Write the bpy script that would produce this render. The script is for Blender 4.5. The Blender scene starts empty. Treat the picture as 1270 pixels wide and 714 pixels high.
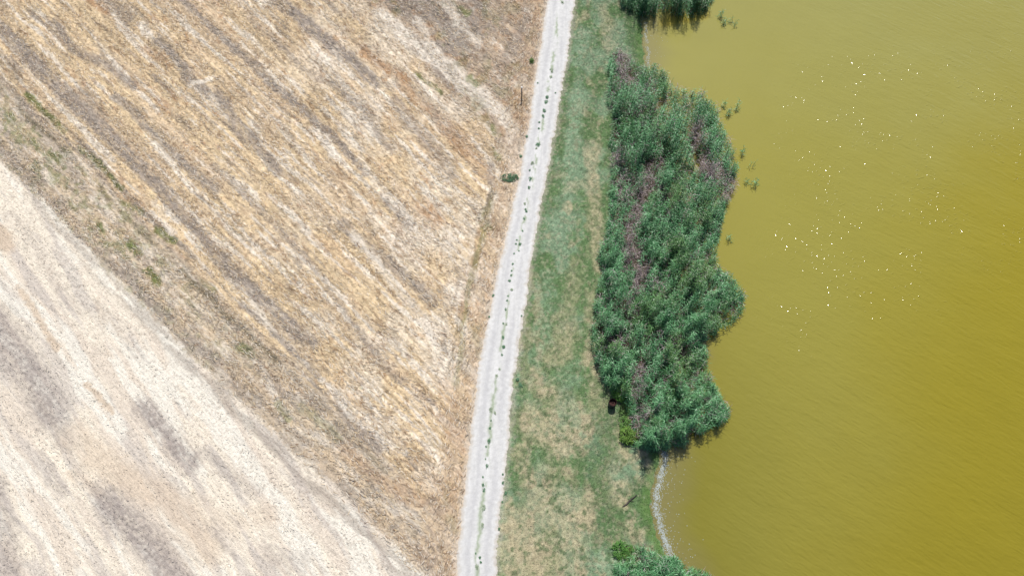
import bpy, math, random
import numpy as np
S = bpy.context.scene
COL = S.collection
random.seed(5); RG = np.random.default_rng(11)

# ------------------------------------------------------------------ camera, sky, sun, exposure
H, TILT, F = 53.0, math.radians(24), 858.0
cam = bpy.data.cameras.new('camera'); co = bpy.data.objects.new('camera', cam); COL.objects.link(co)
co.location = (0, 0, H); co.rotation_euler = (TILT, 0, 0)
cam.sensor_width = 36; cam.lens = 36 * F / 1270; cam.clip_end = 6000; cam.clip_start = 0.5
S.camera = co
SUN_EL, SUN_AZ = math.radians(60), math.radians(4)      # azimuth clockwise from +Y
w = bpy.data.worlds.new("World"); S.world = w; w.use_nodes = True
nt = w.node_tree; sky = nt.nodes.new('ShaderNodeTexSky'); sky.sky_type = 'NISHITA'; sky.sun_disc = False
sky.sun_elevation = SUN_EL; sky.sun_rotation = SUN_AZ
nt.links.new(sky.outputs[0], nt.nodes['Background'].inputs[0]); nt.nodes['Background'].inputs[1].default_value = 0.09
sl = bpy.data.lights.new('sun', 'SUN'); sl.energy = 4.4; sl.angle = math.radians(0.53); sl.color = (1, .965, .91)
so = bpy.data.objects.new('sun', sl); COL.objects.link(so); so.rotation_euler = (math.pi / 2 - SUN_EL, 0, math.pi - SUN_AZ)
S.view_settings.view_transform = 'Standard'; S.view_settings.look = 'None'; S.view_settings.gamma = 1
S.view_settings.exposure = 0.5

# ------------------------------------------------------------------ helpers
ct, st = math.cos(TILT), math.sin(TILT)
def W(px, py, z=0.0):
    """point at height z that is seen at photo pixel px,py"""
    px = np.asarray(px, float); py = np.asarray(py, float)
    dx = (px - 635) / F; dy = (357 - py) / F
    ry = dy * ct + st; rz = dy * st - ct
    t = (z - H) / rz
    return dx * t, ry * t
def mpp(px, py):
    x, y = W(px, py); return float((y * st + H * ct) / F)      # metres per photo pixel there
def PX(x, y, z=0.0):
    vy = y * ct + (z - H) * st; d = y * st - (z - H) * ct
    d = np.maximum(d, 5.0)
    return 635 + F * x / d, 357 - F * vy / d
def hsh(ix, iy, seed):
    h = (ix.astype(np.int64) * 374761393 + iy.astype(np.int64) * 668265263 + seed * 1442695041) & 0xffffffff
    h = ((h ^ (h >> 13)) * 1274126177) & 0xffffffff
    h = ((h ^ (h >> 16)) * 2246822519) & 0xffffffff
    return ((h ^ (h >> 15)) & 0xffffff) / float(0xffffff)
def vn(x, y, seed=0):
    fx = np.floor(x); fy = np.floor(y); u = x - fx; v = y - fy
    u = u * u * (3 - 2 * u); v = v * v * (3 - 2 * v)
    a = hsh(fx, fy, seed); b = hsh(fx + 1, fy, seed); c = hsh(fx, fy + 1, seed); d = hsh(fx + 1, fy + 1, seed)
    return (a * (1 - u) + b * u) * (1 - v) + (c * (1 - u) + d * u) * v
def fbm(x, y, seed=0, o=4):
    s = 0; a = 1; t = 0
    for i in range(o):
        s = s + a * vn(x * 2 ** i + 17.3 * i, y * 2 ** i - 9.1 * i, seed + i); t += a; a *= .55
    return s / t
def sm(a, b, x):
    t = np.clip((x - a) / (b - a), 0, 1); return t * t * (3 - 2 * t)
def lin(c):
    c = np.array(c, float) / 255; return np.where(c < .04045, c / 12.92, ((c + .055) / 1.055) ** 2.4)
KA = 0.56
def alb(*c): return lin(c) * KA
def mixc(base, c, m): return base + (np.asarray(c) - base) * np.asarray(m)[..., None]
def pdist(px, py, pts):
    best = np.full(px.shape, 1e9)
    for (x0, y0), (x1, y1) in zip(pts[:-1], pts[1:]):
        vx, vy = x1 - x0, y1 - y0; L = vx * vx + vy * vy + 1e-9
        t = np.clip(((px - x0) * vx + (py - y0) * vy) / L, 0, 1)
        best = np.minimum(best, np.hypot(px - x0 - t * vx, py - y0 - t * vy))
    return best
def inpoly(px, py, P):
    ins = np.zeros(px.shape, bool); n = len(P)
    for i in range(n):
        x0, y0 = P[i]; x1, y1 = P[(i + 1) % n]
        if y0 == y1: continue
        ins ^= ((y0 > py) != (y1 > py)) & (px < (x1 - x0) * (py - y0) / (y1 - y0) + x0)
    return ins
def tag(o, label, cat, group=None, kind=None):
    o['label'] = label; o['category'] = cat
    if group: o['group'] = group
    if kind: o['kind'] = kind
    return o
def mk(name, V, Fc, mat, col=None, parent=None, smooth=False, loc=None, k=4):
    me = bpy.data.meshes.new(name); V = np.asarray(V, np.float32).reshape(-1, 3); Fc = np.asarray(Fc, np.int32).reshape(-1, k)
    me.vertices.add(len(V)); me.vertices.foreach_set('co', V.ravel())
    me.loops.add(Fc.size); me.loops.foreach_set('vertex_index', Fc.ravel())
    me.polygons.add(len(Fc)); me.polygons.foreach_set('loop_start', np.arange(0, Fc.size, k, dtype=np.int32))
    me.polygons.foreach_set('loop_total', np.full(len(Fc), k, np.int32))
    if smooth: me.polygons.foreach_set('use_smooth', np.ones(len(Fc), bool))
    me.update(calc_edges=True)
    if col is not None:
        a = me.color_attributes.new('Col', 'FLOAT_COLOR', 'POINT')
        c = np.ones((len(V), 4), np.float32); c[:, :3] = np.asarray(col).reshape(-1, 3); a.data.foreach_set('color', c.ravel())
    me.materials.append(mat)
    o = bpy.data.objects.new(name, me); COL.objects.link(o)
    if parent: o.parent = parent
    if loc is not None: o.location = loc
    return o
def empty(name, loc):
    o = bpy.data.objects.new(name, None); o.location = loc; COL.objects.link(o); o.empty_display_size = .3; return o
def gridfaces(nx, ny):
    i = np.arange((nx - 1) * (ny - 1)); r = i // (nx - 1); c = i % (nx - 1); a = r * nx + c
    return np.stack([a, a + 1, a + nx + 1, a + nx], 1)

# ------------------------------------------------------------------ materials
def mat(name, color=None, rough=.9, spec=.2, noise=(), bump=(), aniso=None, trans=0.0, attr=False, gam=None):
    """attribute / plain colour, times fine world-space noise, with bump"""
    m = bpy.data.materials.new(name); m.use_nodes = True; N = m.node_tree; L = N.links; b = N.nodes['Principled BSDF']
    b.inputs['Roughness'].default_value = rough; b.inputs['Specular IOR Level'].default_value = spec
    if attr:
        at = N.nodes.new('ShaderNodeAttribute'); at.attribute_name = 'Col'; c = at.outputs['Color']
    else:
        rgb = N.nodes.new('ShaderNodeRGB'); rgb.outputs[0].default_value = (*color, 1); c = rgb.outputs[0]
    tc = N.nodes.new('ShaderNodeTexCoord'); vec = tc.outputs['Object']
    if aniso:
        mp = N.nodes.new('ShaderNodeMapping'); mp.vector_type = 'TEXTURE'; mp.inputs['Rotation'].default_value = (0, 0, aniso[0])
        mp.inputs['Scale'].default_value = (aniso[1], 1, 1); L.new(vec, mp.inputs[0]); avec = mp.outputs[0]
    for (sc, lo, hi, det, an) in noise:
        n = N.nodes.new('ShaderNodeTexNoise'); n.inputs['Scale'].default_value = sc; n.inputs['Detail'].default_value = det; n.inputs['Roughness'].default_value = .65
        L.new(avec if an else vec, n.inputs['Vector'])
        r = N.nodes.new('ShaderNodeMapRange'); r.inputs['From Min'].default_value = .3; r.inputs['From Max'].default_value = .7
        r.inputs['To Min'].default_value = lo; r.inputs['To Max'].default_value = hi; L.new(n.outputs['Fac'], r.inputs['Value'])
        v = N.nodes.new('ShaderNodeVectorMath'); v.operation = 'SCALE'; L.new(c, v.inputs[0]); L.new(r.outputs[0], v.inputs['Scale']); c = v.outputs[0]
    L.new(c, b.inputs['Base Color'])
    prev = None
    for (sc, dist, det, an) in bump:
        n = N.nodes.new('ShaderNodeTexNoise'); n.inputs['Scale'].default_value = sc; n.inputs['Detail'].default_value = det
        L.new(avec if an else vec, n.inputs['Vector'])
        bp = N.nodes.new('ShaderNodeBump'); bp.inputs['Distance'].default_value = dist; L.new(n.outputs['Fac'], bp.inputs['Height'])
        if prev: L.new(prev, bp.inputs['Normal'])
        prev = bp.outputs[0]
    if prev: L.new(prev, b.inputs['Normal'])
    if trans:
        t = N.nodes.new('ShaderNodeBsdfTranslucent'); L.new(c, t.inputs[0]); mx = N.nodes.new('ShaderNodeMixShader'); mx.inputs[0].default_value = trans
        L.new(b.outputs[0], mx.inputs[1]); L.new(t.outputs[0], mx.inputs[2]); L.new(mx.outputs[0], N.nodes['Material Output'].inputs[0])
    return m
_a = W(0, 200); _b = W(518, 714); ROW = math.atan2(float(_b[1] - _a[1]), float(_b[0] - _a[0]))
M_field = mat('dry_field_soil', attr=True, rough=.95, spec=.1, aniso=(ROW, 3.0),
              noise=[(4.5, .86, 1.12, 6, True), (8, .84, 1.15, 6, False)], bump=[(5, .09, 6, True), (12, .05, 5, False)])
M_verge = mat('short_dry_grass', attr=True, rough=.95, spec=.1, noise=[(5, .85, 1.15, 6, False), (1.4, .95, 1.05, 4, False)], bump=[(9, .05, 6, False)])
M_track = mat('limestone_gravel', attr=True, rough=.95, spec=.1, noise=[(14, .93, 1.06, 6, False)], bump=[(16, .02, 5, False)])
M_straw = mat('straw', attr=True, rough=.7, spec=.3, trans=.2)
M_leaf = mat('reed_leaf', attr=True, rough=.42, spec=.5, trans=.2)
M_weed = mat('weed_leaf', attr=True, rough=.6, spec=.3, trans=.2)
M_stalk = mat('dead_stalk', attr=True, rough=.8, spec=.2)
M_foam = mat('dried_foam', (.30, .33, .32), rough=.85, spec=.1, noise=[(6, .7, 1.1, 3, False)])

# ------------------------------------------------------------------ boundaries (photo pixels -> ground metres)
TL = [(679, 0), (672, 50), (664, 100), (657, 150), (648, 200), (638, 250), (626, 300), (614, 350), (604, 400), (595, 450), (588, 500), (583, 550), (577, 600), (571.5, 650), (566, 714)]
TR = [(713, 0), (706, 50), (699, 100), (690, 150), (682, 200), (671, 250), (662, 300), (655.5, 350), (649, 400), (641, 450), (635, 500), (630, 550), (625.5, 600), (619, 650), (615, 714)]
SH = [(800, -60), (799, 0), (801, 25), (803, 60), (805, 90), (818, 130), (835, 190), (840, 260), (836, 330), (842, 400), (835, 470), (828, 530), (823, 565), (822, 582), (816, 603), (815, 628), (818, 648), (824, 672), (834, 700), (850, 740)]
def edge(pts, amp, lam, seed):
    X, Y = W([p[0] for p in pts], [p[1] for p in pts]); o = np.argsort(Y); X = X[o]; Y = Y[o]
    def f(y):
        y = np.asarray(y, float); x = np.interp(y, Y, X)
        lo = y < Y[0]; hi = y > Y[-1]
        s0 = (X[3] - X[0]) / (Y[3] - Y[0]); s1 = (X[-1] - X[-4]) / (Y[-1] - Y[-4])
        x = np.where(lo, X[0] + s0 * np.clip(y - Y[0], -60, 0), x); x = np.where(hi, X[-1] + s1 * np.clip(y - Y[-1], 0, 60), x)
        return x + amp * (fbm(y / lam, y * 0 + seed, seed, 4) - .5) * 2
    return f
_l1 = edge(TL, .26, .28, 3); _r1 = edge(TR, .34, .26, 5); _l2 = edge(TL, .3, 2.3, 13); _r2 = edge(TR, .4, 1.9, 15)
fL = lambda y: (_l1(y) + _l2(y)) / 2
fR = lambda y: (_r1(y) + _r2(y)) / 2; fS = edge(SH, .3, 1.2, 7)
dy = .078
core = np.arange(-1.5, 59, dy)
def grow(a, step, far):
    out = [a]; s = step
    while abs(out[-1]) < far: out.append(out[-1] + math.copysign(s, step if False else (1 if a > 0 else -1))); s *= 1.25
    return out[1:]
YS = np.array(sorted(grow(core[0], .1, 2500) + list(core) + grow(core[-1], .1, 2500)))
def sheet(name, fa, fb, sfun, material, colf, zf):
    s = sfun; ny = len(YS); nx = len(s)
    a = fa(YS)[:, None]; b = fb(YS)[:, None]; X = a + (b - a) * s[None, :]; Y = np.repeat(YS[:, None], nx, 1)
    p, q = PX(X, Y)
    Cc = colf(X, Y, p, q); Z = zf(X, Y, p, q)
    o = mk(name, np.stack([X, Y, Z], -1), gridfaces(nx, ny), material, Cc, smooth=True)
    return o

# ------------------------------------------------------------------ field colours
GREY = alb(166, 153, 140); GOLD = alb(234, 208, 168); PALE = alb(248, 236, 218); BROWN = alb(188, 150, 112); TAN = alb(224, 199, 166); CREAM = alb(250, 237, 216); MAUVE = alb(172, 160, 152)
GREEN = alb(110, 122, 62); DKG = alb(118, 108, 82)
def ruv(p, q): return (p - q) * .7071, (p + q) * .7071
GREYB = [ # polyline, half width, strength
 ([(0, 35), (75, 110), (111, 145), (150, 182), (200, 235), (286, 334), (340, 385), (385, 425)], 9, .95),
 ([(67, 30), (87, 57), (134, 84), (165, 104)], 6, .9), ([(145, 121), (188, 161), (235, 208), (266, 235)], 6, .75),
 ([(134, 0), (161, 24)], 7, .8), ([(195, 50), (215, 68), (235, 97), (279, 128), (292, 158), (316, 175), (345, 210)], 7, .85),
 ([(225, 0), (269, 40), (296, 64), (316, 84), (340, 104), (380, 141), (424, 181), (454, 215)], 5, .9),
 ([(345, 0), (387, 37), (431, 71), (464, 101)], 8, 1.0), ([(490, 128), (505, 150), (540, 185), (560, 215)], 8, .6),
 ([(337, 44), (374, 87), (414, 107), (448, 134), (485, 188)], 4, .6),
 ([(424, 277), (450, 300), (481, 327), (522, 358), (535, 375)], 8, .75), ([(475, 247), (508, 280)], 5, .8),
 ([(265, 205), (320, 260), (360, 300), (397, 341), (438, 401), (468, 442), (501, 472)], 4, .6),
 ([(421, 501), (448, 534), (468, 556)], 7, .9), ([(100, 120), (125, 150)], 14, .5), ([(380, 20), (410, 50)], 3, .5),
 ([(520, 3), (575, 50)], 9, .8), ([(560, 55), (600, 70)], 9, .5), ([(536, 620), (546, 630)], 8, .8), ([(500, 558), (516, 582)], 2.5, .8),
 ([(620, 85), (638, 60), (650, 30)], 7, .5), ([(610, 205), (606, 255)], 4.5, .8), ([(530, 60), (560, 90)], 6, .5), ([(336, 468), (352, 492)], 6, .6),
 ([(575, 10), (600, 30)], 8, .5), ([(345, 400), (370, 440), (392, 462)], 10, .5), ([(310, 20), (330, 42)], 5, .5)]
PALEB = [([(178, 30), (184, 42)], 6, .9), ([(236, 106), (262, 97)], 3.5, .9), ([(205, 262), (222, 275)], 4, .8), ([(232, 292), (247, 306)], 5, .9),
 ([(387, 161), (402, 172), (412, 190)], 5, .9), ([(445, 195), (470, 235), (512, 275)], 5, .6), ([(440, 290), (482, 345), (530, 400), (545, 430)], 6, .6),
 ([(471, 20), (540, 70), (622, 141), (640, 165), (640, 215)], 9, .8), ([(500, 290), (560, 300), (570, 360)], 16, .35), ([(545, 400), (556, 470)], 14, .5),
 ([(560, 10), (568, 40)], 5, .6), ([(400, 470), (440, 520), (500, 560)], 4, .7), ([(330, 470), (345, 500)], 4, .7), ([(190, 250), (215, 290)], 3, .5)]
GRNB = [([(35, 118), (52, 135), (78, 162)], 4, .8), ([(100, 185), (120, 203), (135, 220), (150, 232)], 4, .7), ([(10, 140), (30, 165), (60, 196), (78, 200)], 6, .45),
 ([(125, 280), (128, 284)], 5, .8), ([(160, 300), (168, 314)], 5, .9), ([(185, 336), (197, 352)], 5, .9), ([(196, 285), (215, 300)], 5, .8), ([(150, 250), (175, 262)], 4, .6),
 ([(250, 350), (265, 362)], 4, .5), ([(300, 430), (312, 440)], 6, .6), ([(345, 500), (360, 520)], 5, .5), ([(376, 505), (420, 545)], 6, .35), ([(518, 91), (549, 114)], 2.5, .8),
 ([(609, 158), (613, 166)], 4, .7), ([(612, 185), (620, 196)], 3, .6), ([(572, 12), (580, 16)], 5, .6), ([(583, 96), (592, 106)], 4, .7), ([(605, 20), (640, 10)], 6, .25),
 ([(606, 278), (608, 282)], 3, .8), ([(612, 242), (596, 307), (582, 351), (572, 428), (566, 475)], 3.2, .55), ([(590, 405), (596, 440)], 5, .5), ([(596, 275), (601, 260)], 3, .5), ([(671, 10), (676, 40)], 3, .4),
 ([(558, 640), (566, 660)], 4, .5), ([(555, 600), (552, 620)], 4, .3)]
BRNB = [([(450, 65), (475, 80), (505, 100)], 6, .8), ([(500, 105), (540, 140), (575, 190)], 7, .5), ([(113, 0), (132, 14)], 6, .8), ([(560, 160), (590, 200), (605, 215)], 9, .45),
 ([(180, 60), (210, 82)], 6, .5), ([(640, 120), (646, 145), (655, 155)], 9, .6), ([(672, 0), (660, 50), (655, 80)], 5, .4), ([(575, 380), (595, 300), (618, 240)], 8, .35),
 ([(553, 480), (565, 560), (558, 610)], 12, .35), ([(525, 255), (545, 275)], 10, .45), ([(400, 300), (430, 330)], 9, .25), ([(500, 610), (530, 600), (545, 650), (520, 690)], 14, .25), ([(430, 560), (480, 600), (520, 620)], 9, .4)]
LG = [ # lower left field: polyline, half width, strength
 ([(-10, 395), (20, 440), (48, 480), (62, 510)], 22, .9), ([(178, 505), (205, 540), (235, 575)], 13, .95), ([(140, 628), (170, 660), (205, 700), (225, 730)], 22, .95),
 ([(120, 605), (140, 635)], 10, .6), ([(-5, 600), (8, 660), (14, 730)], 14, .7), ([(50, 560), (80, 610)], 5, .5), ([(20, 270), (60, 330), (100, 385)], 8, .35), ([(120, 380), (170, 440)], 9, .3),
 ([(250, 560), (290, 590), (320, 610)], 10, .45), ([(370, 590), (390, 610)], 10, .3), ([(380, 690), (350, 700)], 12, .35), ([(260, 655), (290, 690)], 4, .6), ([(330, 680), (345, 695)], 8, .5), ([(60, 520), (80, 545)], 14, .4)]
LT = [([(90, 540), (150, 590), (210, 620), (255, 680)], 20, .6), ([(0, 290), (10, 305)], 10, .8), ([(25, 360), (50, 400), (72, 432)], 5, .8), ([(108, 478), (140, 510)], 3.5, .8), ([(90, 585), (120, 610)], 8, .5), ([(240, 620), (280, 650), (330, 640)], 14, .3), ([(120, 370), (130, 400)], 4, .3)]
def field_col(X, Y, p, q):
    far = (p < -250) | (p > 1500) | (q < -250) | (q > 1000)
    wx = (fbm(p / 26, q / 26, 31, 3) - .5) * 10; wy = (fbm(p / 26, q / 26, 37, 3) - .5) * 10
    wx += (vn(p / 3.5, q / 3.5, 41) - .5) * 5; wy += (vn(p / 3.5, q / 3.5, 43) - .5) * 5
    pp, qq = p + wx * .8, q + wy * .8
    u, v = ruv(p + wx * .45, q + wy * .45); u += 3 * np.sin(v / 140 + u / 90)
    n1 = fbm(u / 17, v / 190, 1, 4); n2 = fbm(u / 6, v / 70, 2, 4); n3 = fbm(u / 3.0, v / 16, 3, 3); n4 = fbm(p / 22, q / 22, 4, 4); n5 = fbm(p / 3.3, q / 3.3, 5, 3); n6 = fbm(p / 8, q / 8, 6, 3)
    # main straw field
    c = np.broadcast_to(TAN, p.shape + (3,)).copy()
    c = mixc(c, GOLD, sm(.38, .62, n1 * .6 + n4 * .4))
    gold = [([(40, 20), (130, 100), (150, 130)], 22), ([(90, 0), (300, 190), (420, 330), (520, 440)], 12), ([(290, 20), (420, 140), (520, 230), (580, 260)], 13), ([(340, 340), (400, 420), (470, 480), (520, 540)], 26), ([(560, 230), (580, 260), (560, 330)], 30), ([(200, 260), (330, 400), (400, 470)], 14), ([(0, 30), (60, 90)], 10)]
    for pts, hw in gold: c = mixc(c, GOLD, .85 * sm(hw * 1.5, hw * .5, pdist(pp, qq, pts)))
    c = mixc(c, GREY, .8 * sm(.59, .68, n2 * .6 + n1 * .4) * sm(.4, .62, n4 + .05) * (1 - .5 * sm(380, 520, p)))
    c = mixc(c, GREY * .8, .6 * sm(.66, .74, fbm(u / 2.6, v / 38, 97, 3)) * sm(.4, .55, n1))
    c = mixc(c, PALE, .8 * sm(.56, .68, fbm(u / 4.5, v / 55, 8, 3)))
    c = mixc(c, PALE, .45 * sm(.45, .65, fbm(p / 45, q / 45, 9, 3)) * sm(250, 480, p))
    c = mixc(c, BROWN, .7 * sm(.58, .72, n6 * .5 + n3 * .5) * sm(.4, .6, fbm(u / 30, v / 90, 10, 3)))
    c = mixc(c, BROWN * .72, .55 * sm(.62, .74, fbm(u / 3.2, v / 12, 14, 3)))
    l1 = vn(u / 1.7, v / 45, 93); l2 = vn(u / 2.6, v / 90, 94)
    c = c * (1 + .26 * (l1 - .5) + .22 * (l2 - .5))[..., None]
    c = mixc(c, alb(150, 132, 108), .5 * sm(.70, .82, vn(u / 2.3, v / 70, 95)) * sm(.4, .6, n4))
    # right-hand strip beyond the crop boundary
    D = sm(-4, 4, u - 318)
    cD = mixc(np.broadcast_to(alb(199, 178, 154), c.shape), GREY * .9, .8 * sm(.45, .62, fbm(u / 22, v / 45, 21, 4)))
    cD = mixc(cD, PALE, .6 * sm(.55, .68, fbm(u / 8, v / 30, 22, 4))); cD = mixc(cD, BROWN, .5 * sm(.55, .68, n6)); cD = mixc(cD, GREEN, .3 * sm(.58, .7, fbm(p / 14, q / 14, 23, 3)))
    c = c * (1 - D[..., None]) + cD * D[..., None]
    # weedy strip next to the bare field
    B = sm(-78, -68, -(-u)) ; B = sm(4, -4, u + 68)
    cB = mixc(np.broadcast_to(alb(212, 194, 168), c.shape), GREY * 1.1, .6 * sm(.45, .62, n2)); cB = mixc(cB, GREEN * 1.15, .5 * sm(.5, .66, n6) * sm(420, 80, p))
    cB = mixc(cB, TAN, .5 * sm(.5, .6, fbm(p / 16, q / 16, 25, 3))); cB = mixc(cB, PALE, .45 * sm(.55, .66, fbm(u / 4, v / 22, 26, 3)))
    c = c * (1 - B[..., None]) + cB * B[..., None]
    for uu, hw, s, cc in [(-55, 3.5, .7, GREY * .85), (-66, 3, .55, GREY * 1.1), (-76, 3.5, .65, DKG), (-128, 6, .6, GREY * .95), (-136, 5, .55, GREY)]:
        br = sm(.34, .52, vn(v / 26, v * 0, int(-uu))); uw = u + 5 * (fbm(v / 60, v * 0, 61, 2) - .5) * 2
        c = mixc(c, cc, s * sm(hw * 1.5, hw * .4, np.abs(uw - uu)) * (.35 + .65 * br) * sm(560, 400, p))
    for L, cc in ((GREYB, GREY), (PALEB, PALE), (BRNB, BROWN), (GRNB, GREEN)):
        for pts, hw, s in L:
            d = pdist(pp, qq, pts)
            br = sm(.3, .55, n3 * .55 + n6 * .45) if cc is not GRNB else 1
            c = mixc(c, cc, s * sm(hw * 1.45, hw * .55, d) * (.45 + .55 * br))
    # strip along the track
    xl = fL(np.clip(Y, -30, 90)); e = (xl - X)
    E = sm(2.6, .8, e + .8 * (n6 - .5))
    cE = mixc(np.broadcast_to(alb(214, 190, 162), c.shape), BROWN, .45 * sm(.45, .62, fbm(X * 2.6, Y * .9, 51, 3))); cE = mixc(cE, DKG, .45 * sm(.55, .68, fbm(X * 3, Y * .8, 52, 3)))
    c = c * (1 - .55 * E[..., None]) + cE * .55 * E[..., None]
    for off, hw, s, cc in [(2.3, .16, .55, DKG), (2.75, .2, .4, PALE), (1.75, .14, .45, PALE), (3.2, .15, .4, GREY)]:
        c = mixc(c, cc, s * sm(hw * 1.7, hw * .5, np.abs(e - off + .25 * (fbm(Y / 2.5, Y * 0, 70, 2) - .5))) * sm(200, 230, q) * sm(500, 420, q) * sm(.38, .55, fbm(X * 2, Y * .5, 71, 3)))
    c = mixc(c, alb(226, 212, 194), .6 * sm(.5, .0, e + .5 * (n5 - .5)))
    # lower left bare field
    A = sm(5, -5, u + 140 + 10 * (n5 - .5) + 9 * (fbm(u / 5, v / 14, 98, 3) - .5) - 6 * sm(250, 480, p))
    ang = math.radians(57); u2 = p * math.sin(ang) - q * math.cos(ang); v2 = p * math.cos(ang) + q * math.sin(ang)
    u2 = u2 + 14 * (fbm(p / 60, q / 60, 80, 2) - .5)
    cA = np.broadcast_to(CREAM, c.shape).copy()
    cA = mixc(cA, alb(230, 214, 196), .6 * sm(.42, .62, fbm(u2 / 22, v2 / 130, 81, 4)))
    cA = mixc(cA, alb(208, 198, 188), .6 * sm(.5, .64, fbm(u2 / 12, v2 / 90, 82, 4)))
    cA = mixc(cA, alb(255, 248, 232), .75 * sm(.5, .62, fbm(u2 / 16, v2 / 100, 83, 4)))
    for pts, hw, s in LT: cA = mixc(cA, alb(222, 200, 174), s * sm(hw * 1.6, hw * .4, pdist(p + wx, q + wy, pts)))
    for pts, hw, s in LG: cA = mixc(cA, MAUVE * (1 + .0), s * sm(hw * 1.6, hw * .3, pdist(p + wx, q + wy, pts) + 14 * (fbm(u2 / 3, v2 / 24, 96, 3) - .5)) * (.6 + .4 * sm(.3, .6, n5)) * .92)
    cA = cA * (1 - .1 * sm(.6, .8, n3) - .18 * sm(.66, .8, n5))[..., None]
    cA = mixc(cA, alb(176, 156, 140), .55 * sm(.74, .84, vn(p / 1.5, q / 1.5, 88)) * (.35 + .65 * sm(-270, -150, u)))
    cA = cA * (1 + .16 * (vn(p / 1.3, q / 1.3, 89) - .5))[..., None]
    c = c * (1 - A[..., None]) + cA * A[..., None]
    bnd = sm(13, 3, np.abs(u + 150)) * sm(.32, .55, fbm(u / 6, v / 40, 99, 3)) * sm(150, 300, v); c = mixc(c, GREY * .98, .55 * bnd)
    rest = (1 - A)
    c = c * (1 + rest * (.42 * (n5 - .5) + .3 * (n3 - .5) + .3 * (vn(u / 1.4, v / 3, 90) - .5) + .25 * (vn(p / 1.3, q / 1.3, 92) - .5)))[..., None]
    cfar = mixc(np.broadcast_to(TAN, c.shape), GOLD, fbm(X / 9, Y / 9, 91, 4))
    return np.where(far[..., None], cfar, np.clip(c, .01, .62))
def field_z(X, Y, p, q):
    u, v = ruv(np.clip(p, -900, 2000), np.clip(q, -900, 2000))
    e = fL(np.clip(Y, -30, 90)) - X
    k = sm(0, 1.0, e) * (np.abs(p) < 1e4)
    inn = sm(1, .4, np.abs(Y - 28) / 90) * sm(1, .5, np.abs(X) / 90)
    A = sm(-130, -150, ruv(p, q)[0])
    z = (.16 * (fbm(u / 11, v / 150, 1, 3) - .5) + .09 * (fbm(u / 4, v / 22, 3, 3) - .5) + .08 * (fbm(X * 3, Y * 3, 4, 3) - .5)) * (1 - .65 * A)
    z += (.05 * np.exp(-((e - 2.3) / .3) ** 2) - .03 * np.exp(-((e - 1.6) / .4) ** 2)) * sm(440, 330, q) * sm(180, 230, q)
    return z * k * inn
s_f = np.array(sorted(set(np.concatenate([-np.array(grow(1.0, 1.0 / 600, 60)) + 1.0 - 0, [0]]))))
# field columns: fine for the first 44 m left of the track, then growing
dcol = [0.0]
while dcol[-1] < 61: dcol.append(dcol[-1] + .082)
g = .1
while dcol[-1] < 2500: dcol.append(dcol[-1] + g); g *= 1.25
dcol = np.array(dcol[::-1])
NYY = len(YS)
Xf = fL(YS)[:, None] - dcol[None, :]; Yf = np.repeat(YS[:, None], len(dcol), 1); p_, q_ = PX(Xf, Yf)
fo = mk('field', np.stack([Xf, Yf, field_z(Xf, Yf, p_, q_)], -1), gridfaces(len(dcol), NYY), M_field, field_col(Xf, Yf, p_, q_), smooth=True)
tag(fo, 'harvested straw-coloured crop field with slanting stubble rows left of the track', 'field', kind='structure')

# ------------------------------------------------------------------ track
def track_col(X, Y, p, q):
    a = fL(Y); b = fR(Y); t = (X - a) / (b - a)
    n = fbm(X * 5, Y * 5, 101, 4); n2 = fbm(X * 3.2, Y * .35, 102, 3)
    c = np.broadcast_to(alb(226, 224, 220), X.shape + (3,)).copy()
    rut = np.exp(-((t - .27) / .11) ** 2) + np.exp(-((t - .74) / .11) ** 2)
    c = mixc(c, alb(206, 204, 203), .8 * rut * sm(.2, .55, n2))
    c = mixc(c, alb(236, 234, 230), .6 * sm(.5, .65, n2) * (1 - rut))
    c = mixc(c, alb(158, 172, 138), .8 * np.exp(-((t - .5 + .06 * (n - .5)) / .055) ** 2) * sm(.47, .57, fbm(X * 2.5, Y * .8, 103, 3)))
    ed = np.minimum(X - a, b - X)
    c = mixc(c, alb(214, 204, 190), .75 * sm(.35, 0, ed + .3 * (n - .5)))
    return c * (1 + .2 * (n - .5) + .12 * (vn(X * 11, Y * 11, 104) - .5))[..., None]
def track_z(X, Y, p, q):
    a = fL(Y); b = fR(Y); t = (X - a) / (b - a); k = sm(0, .12, t) * sm(1, .88, t)
    rut = np.exp(-((t - .27) / .12) ** 2) + np.exp(-((t - .74) / .12) ** 2)
    return k * (.05 - .05 * rut + .02 * (fbm(X * 4, Y * 4, 5, 3) - .5))
to = sheet('track', fL, fR, np.linspace(0, 1, 40), M_track, track_col, track_z)
tag(to, 'pale grey gravel farm track running between the dry field and the grass bank', 'track', kind='structure')

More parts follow.
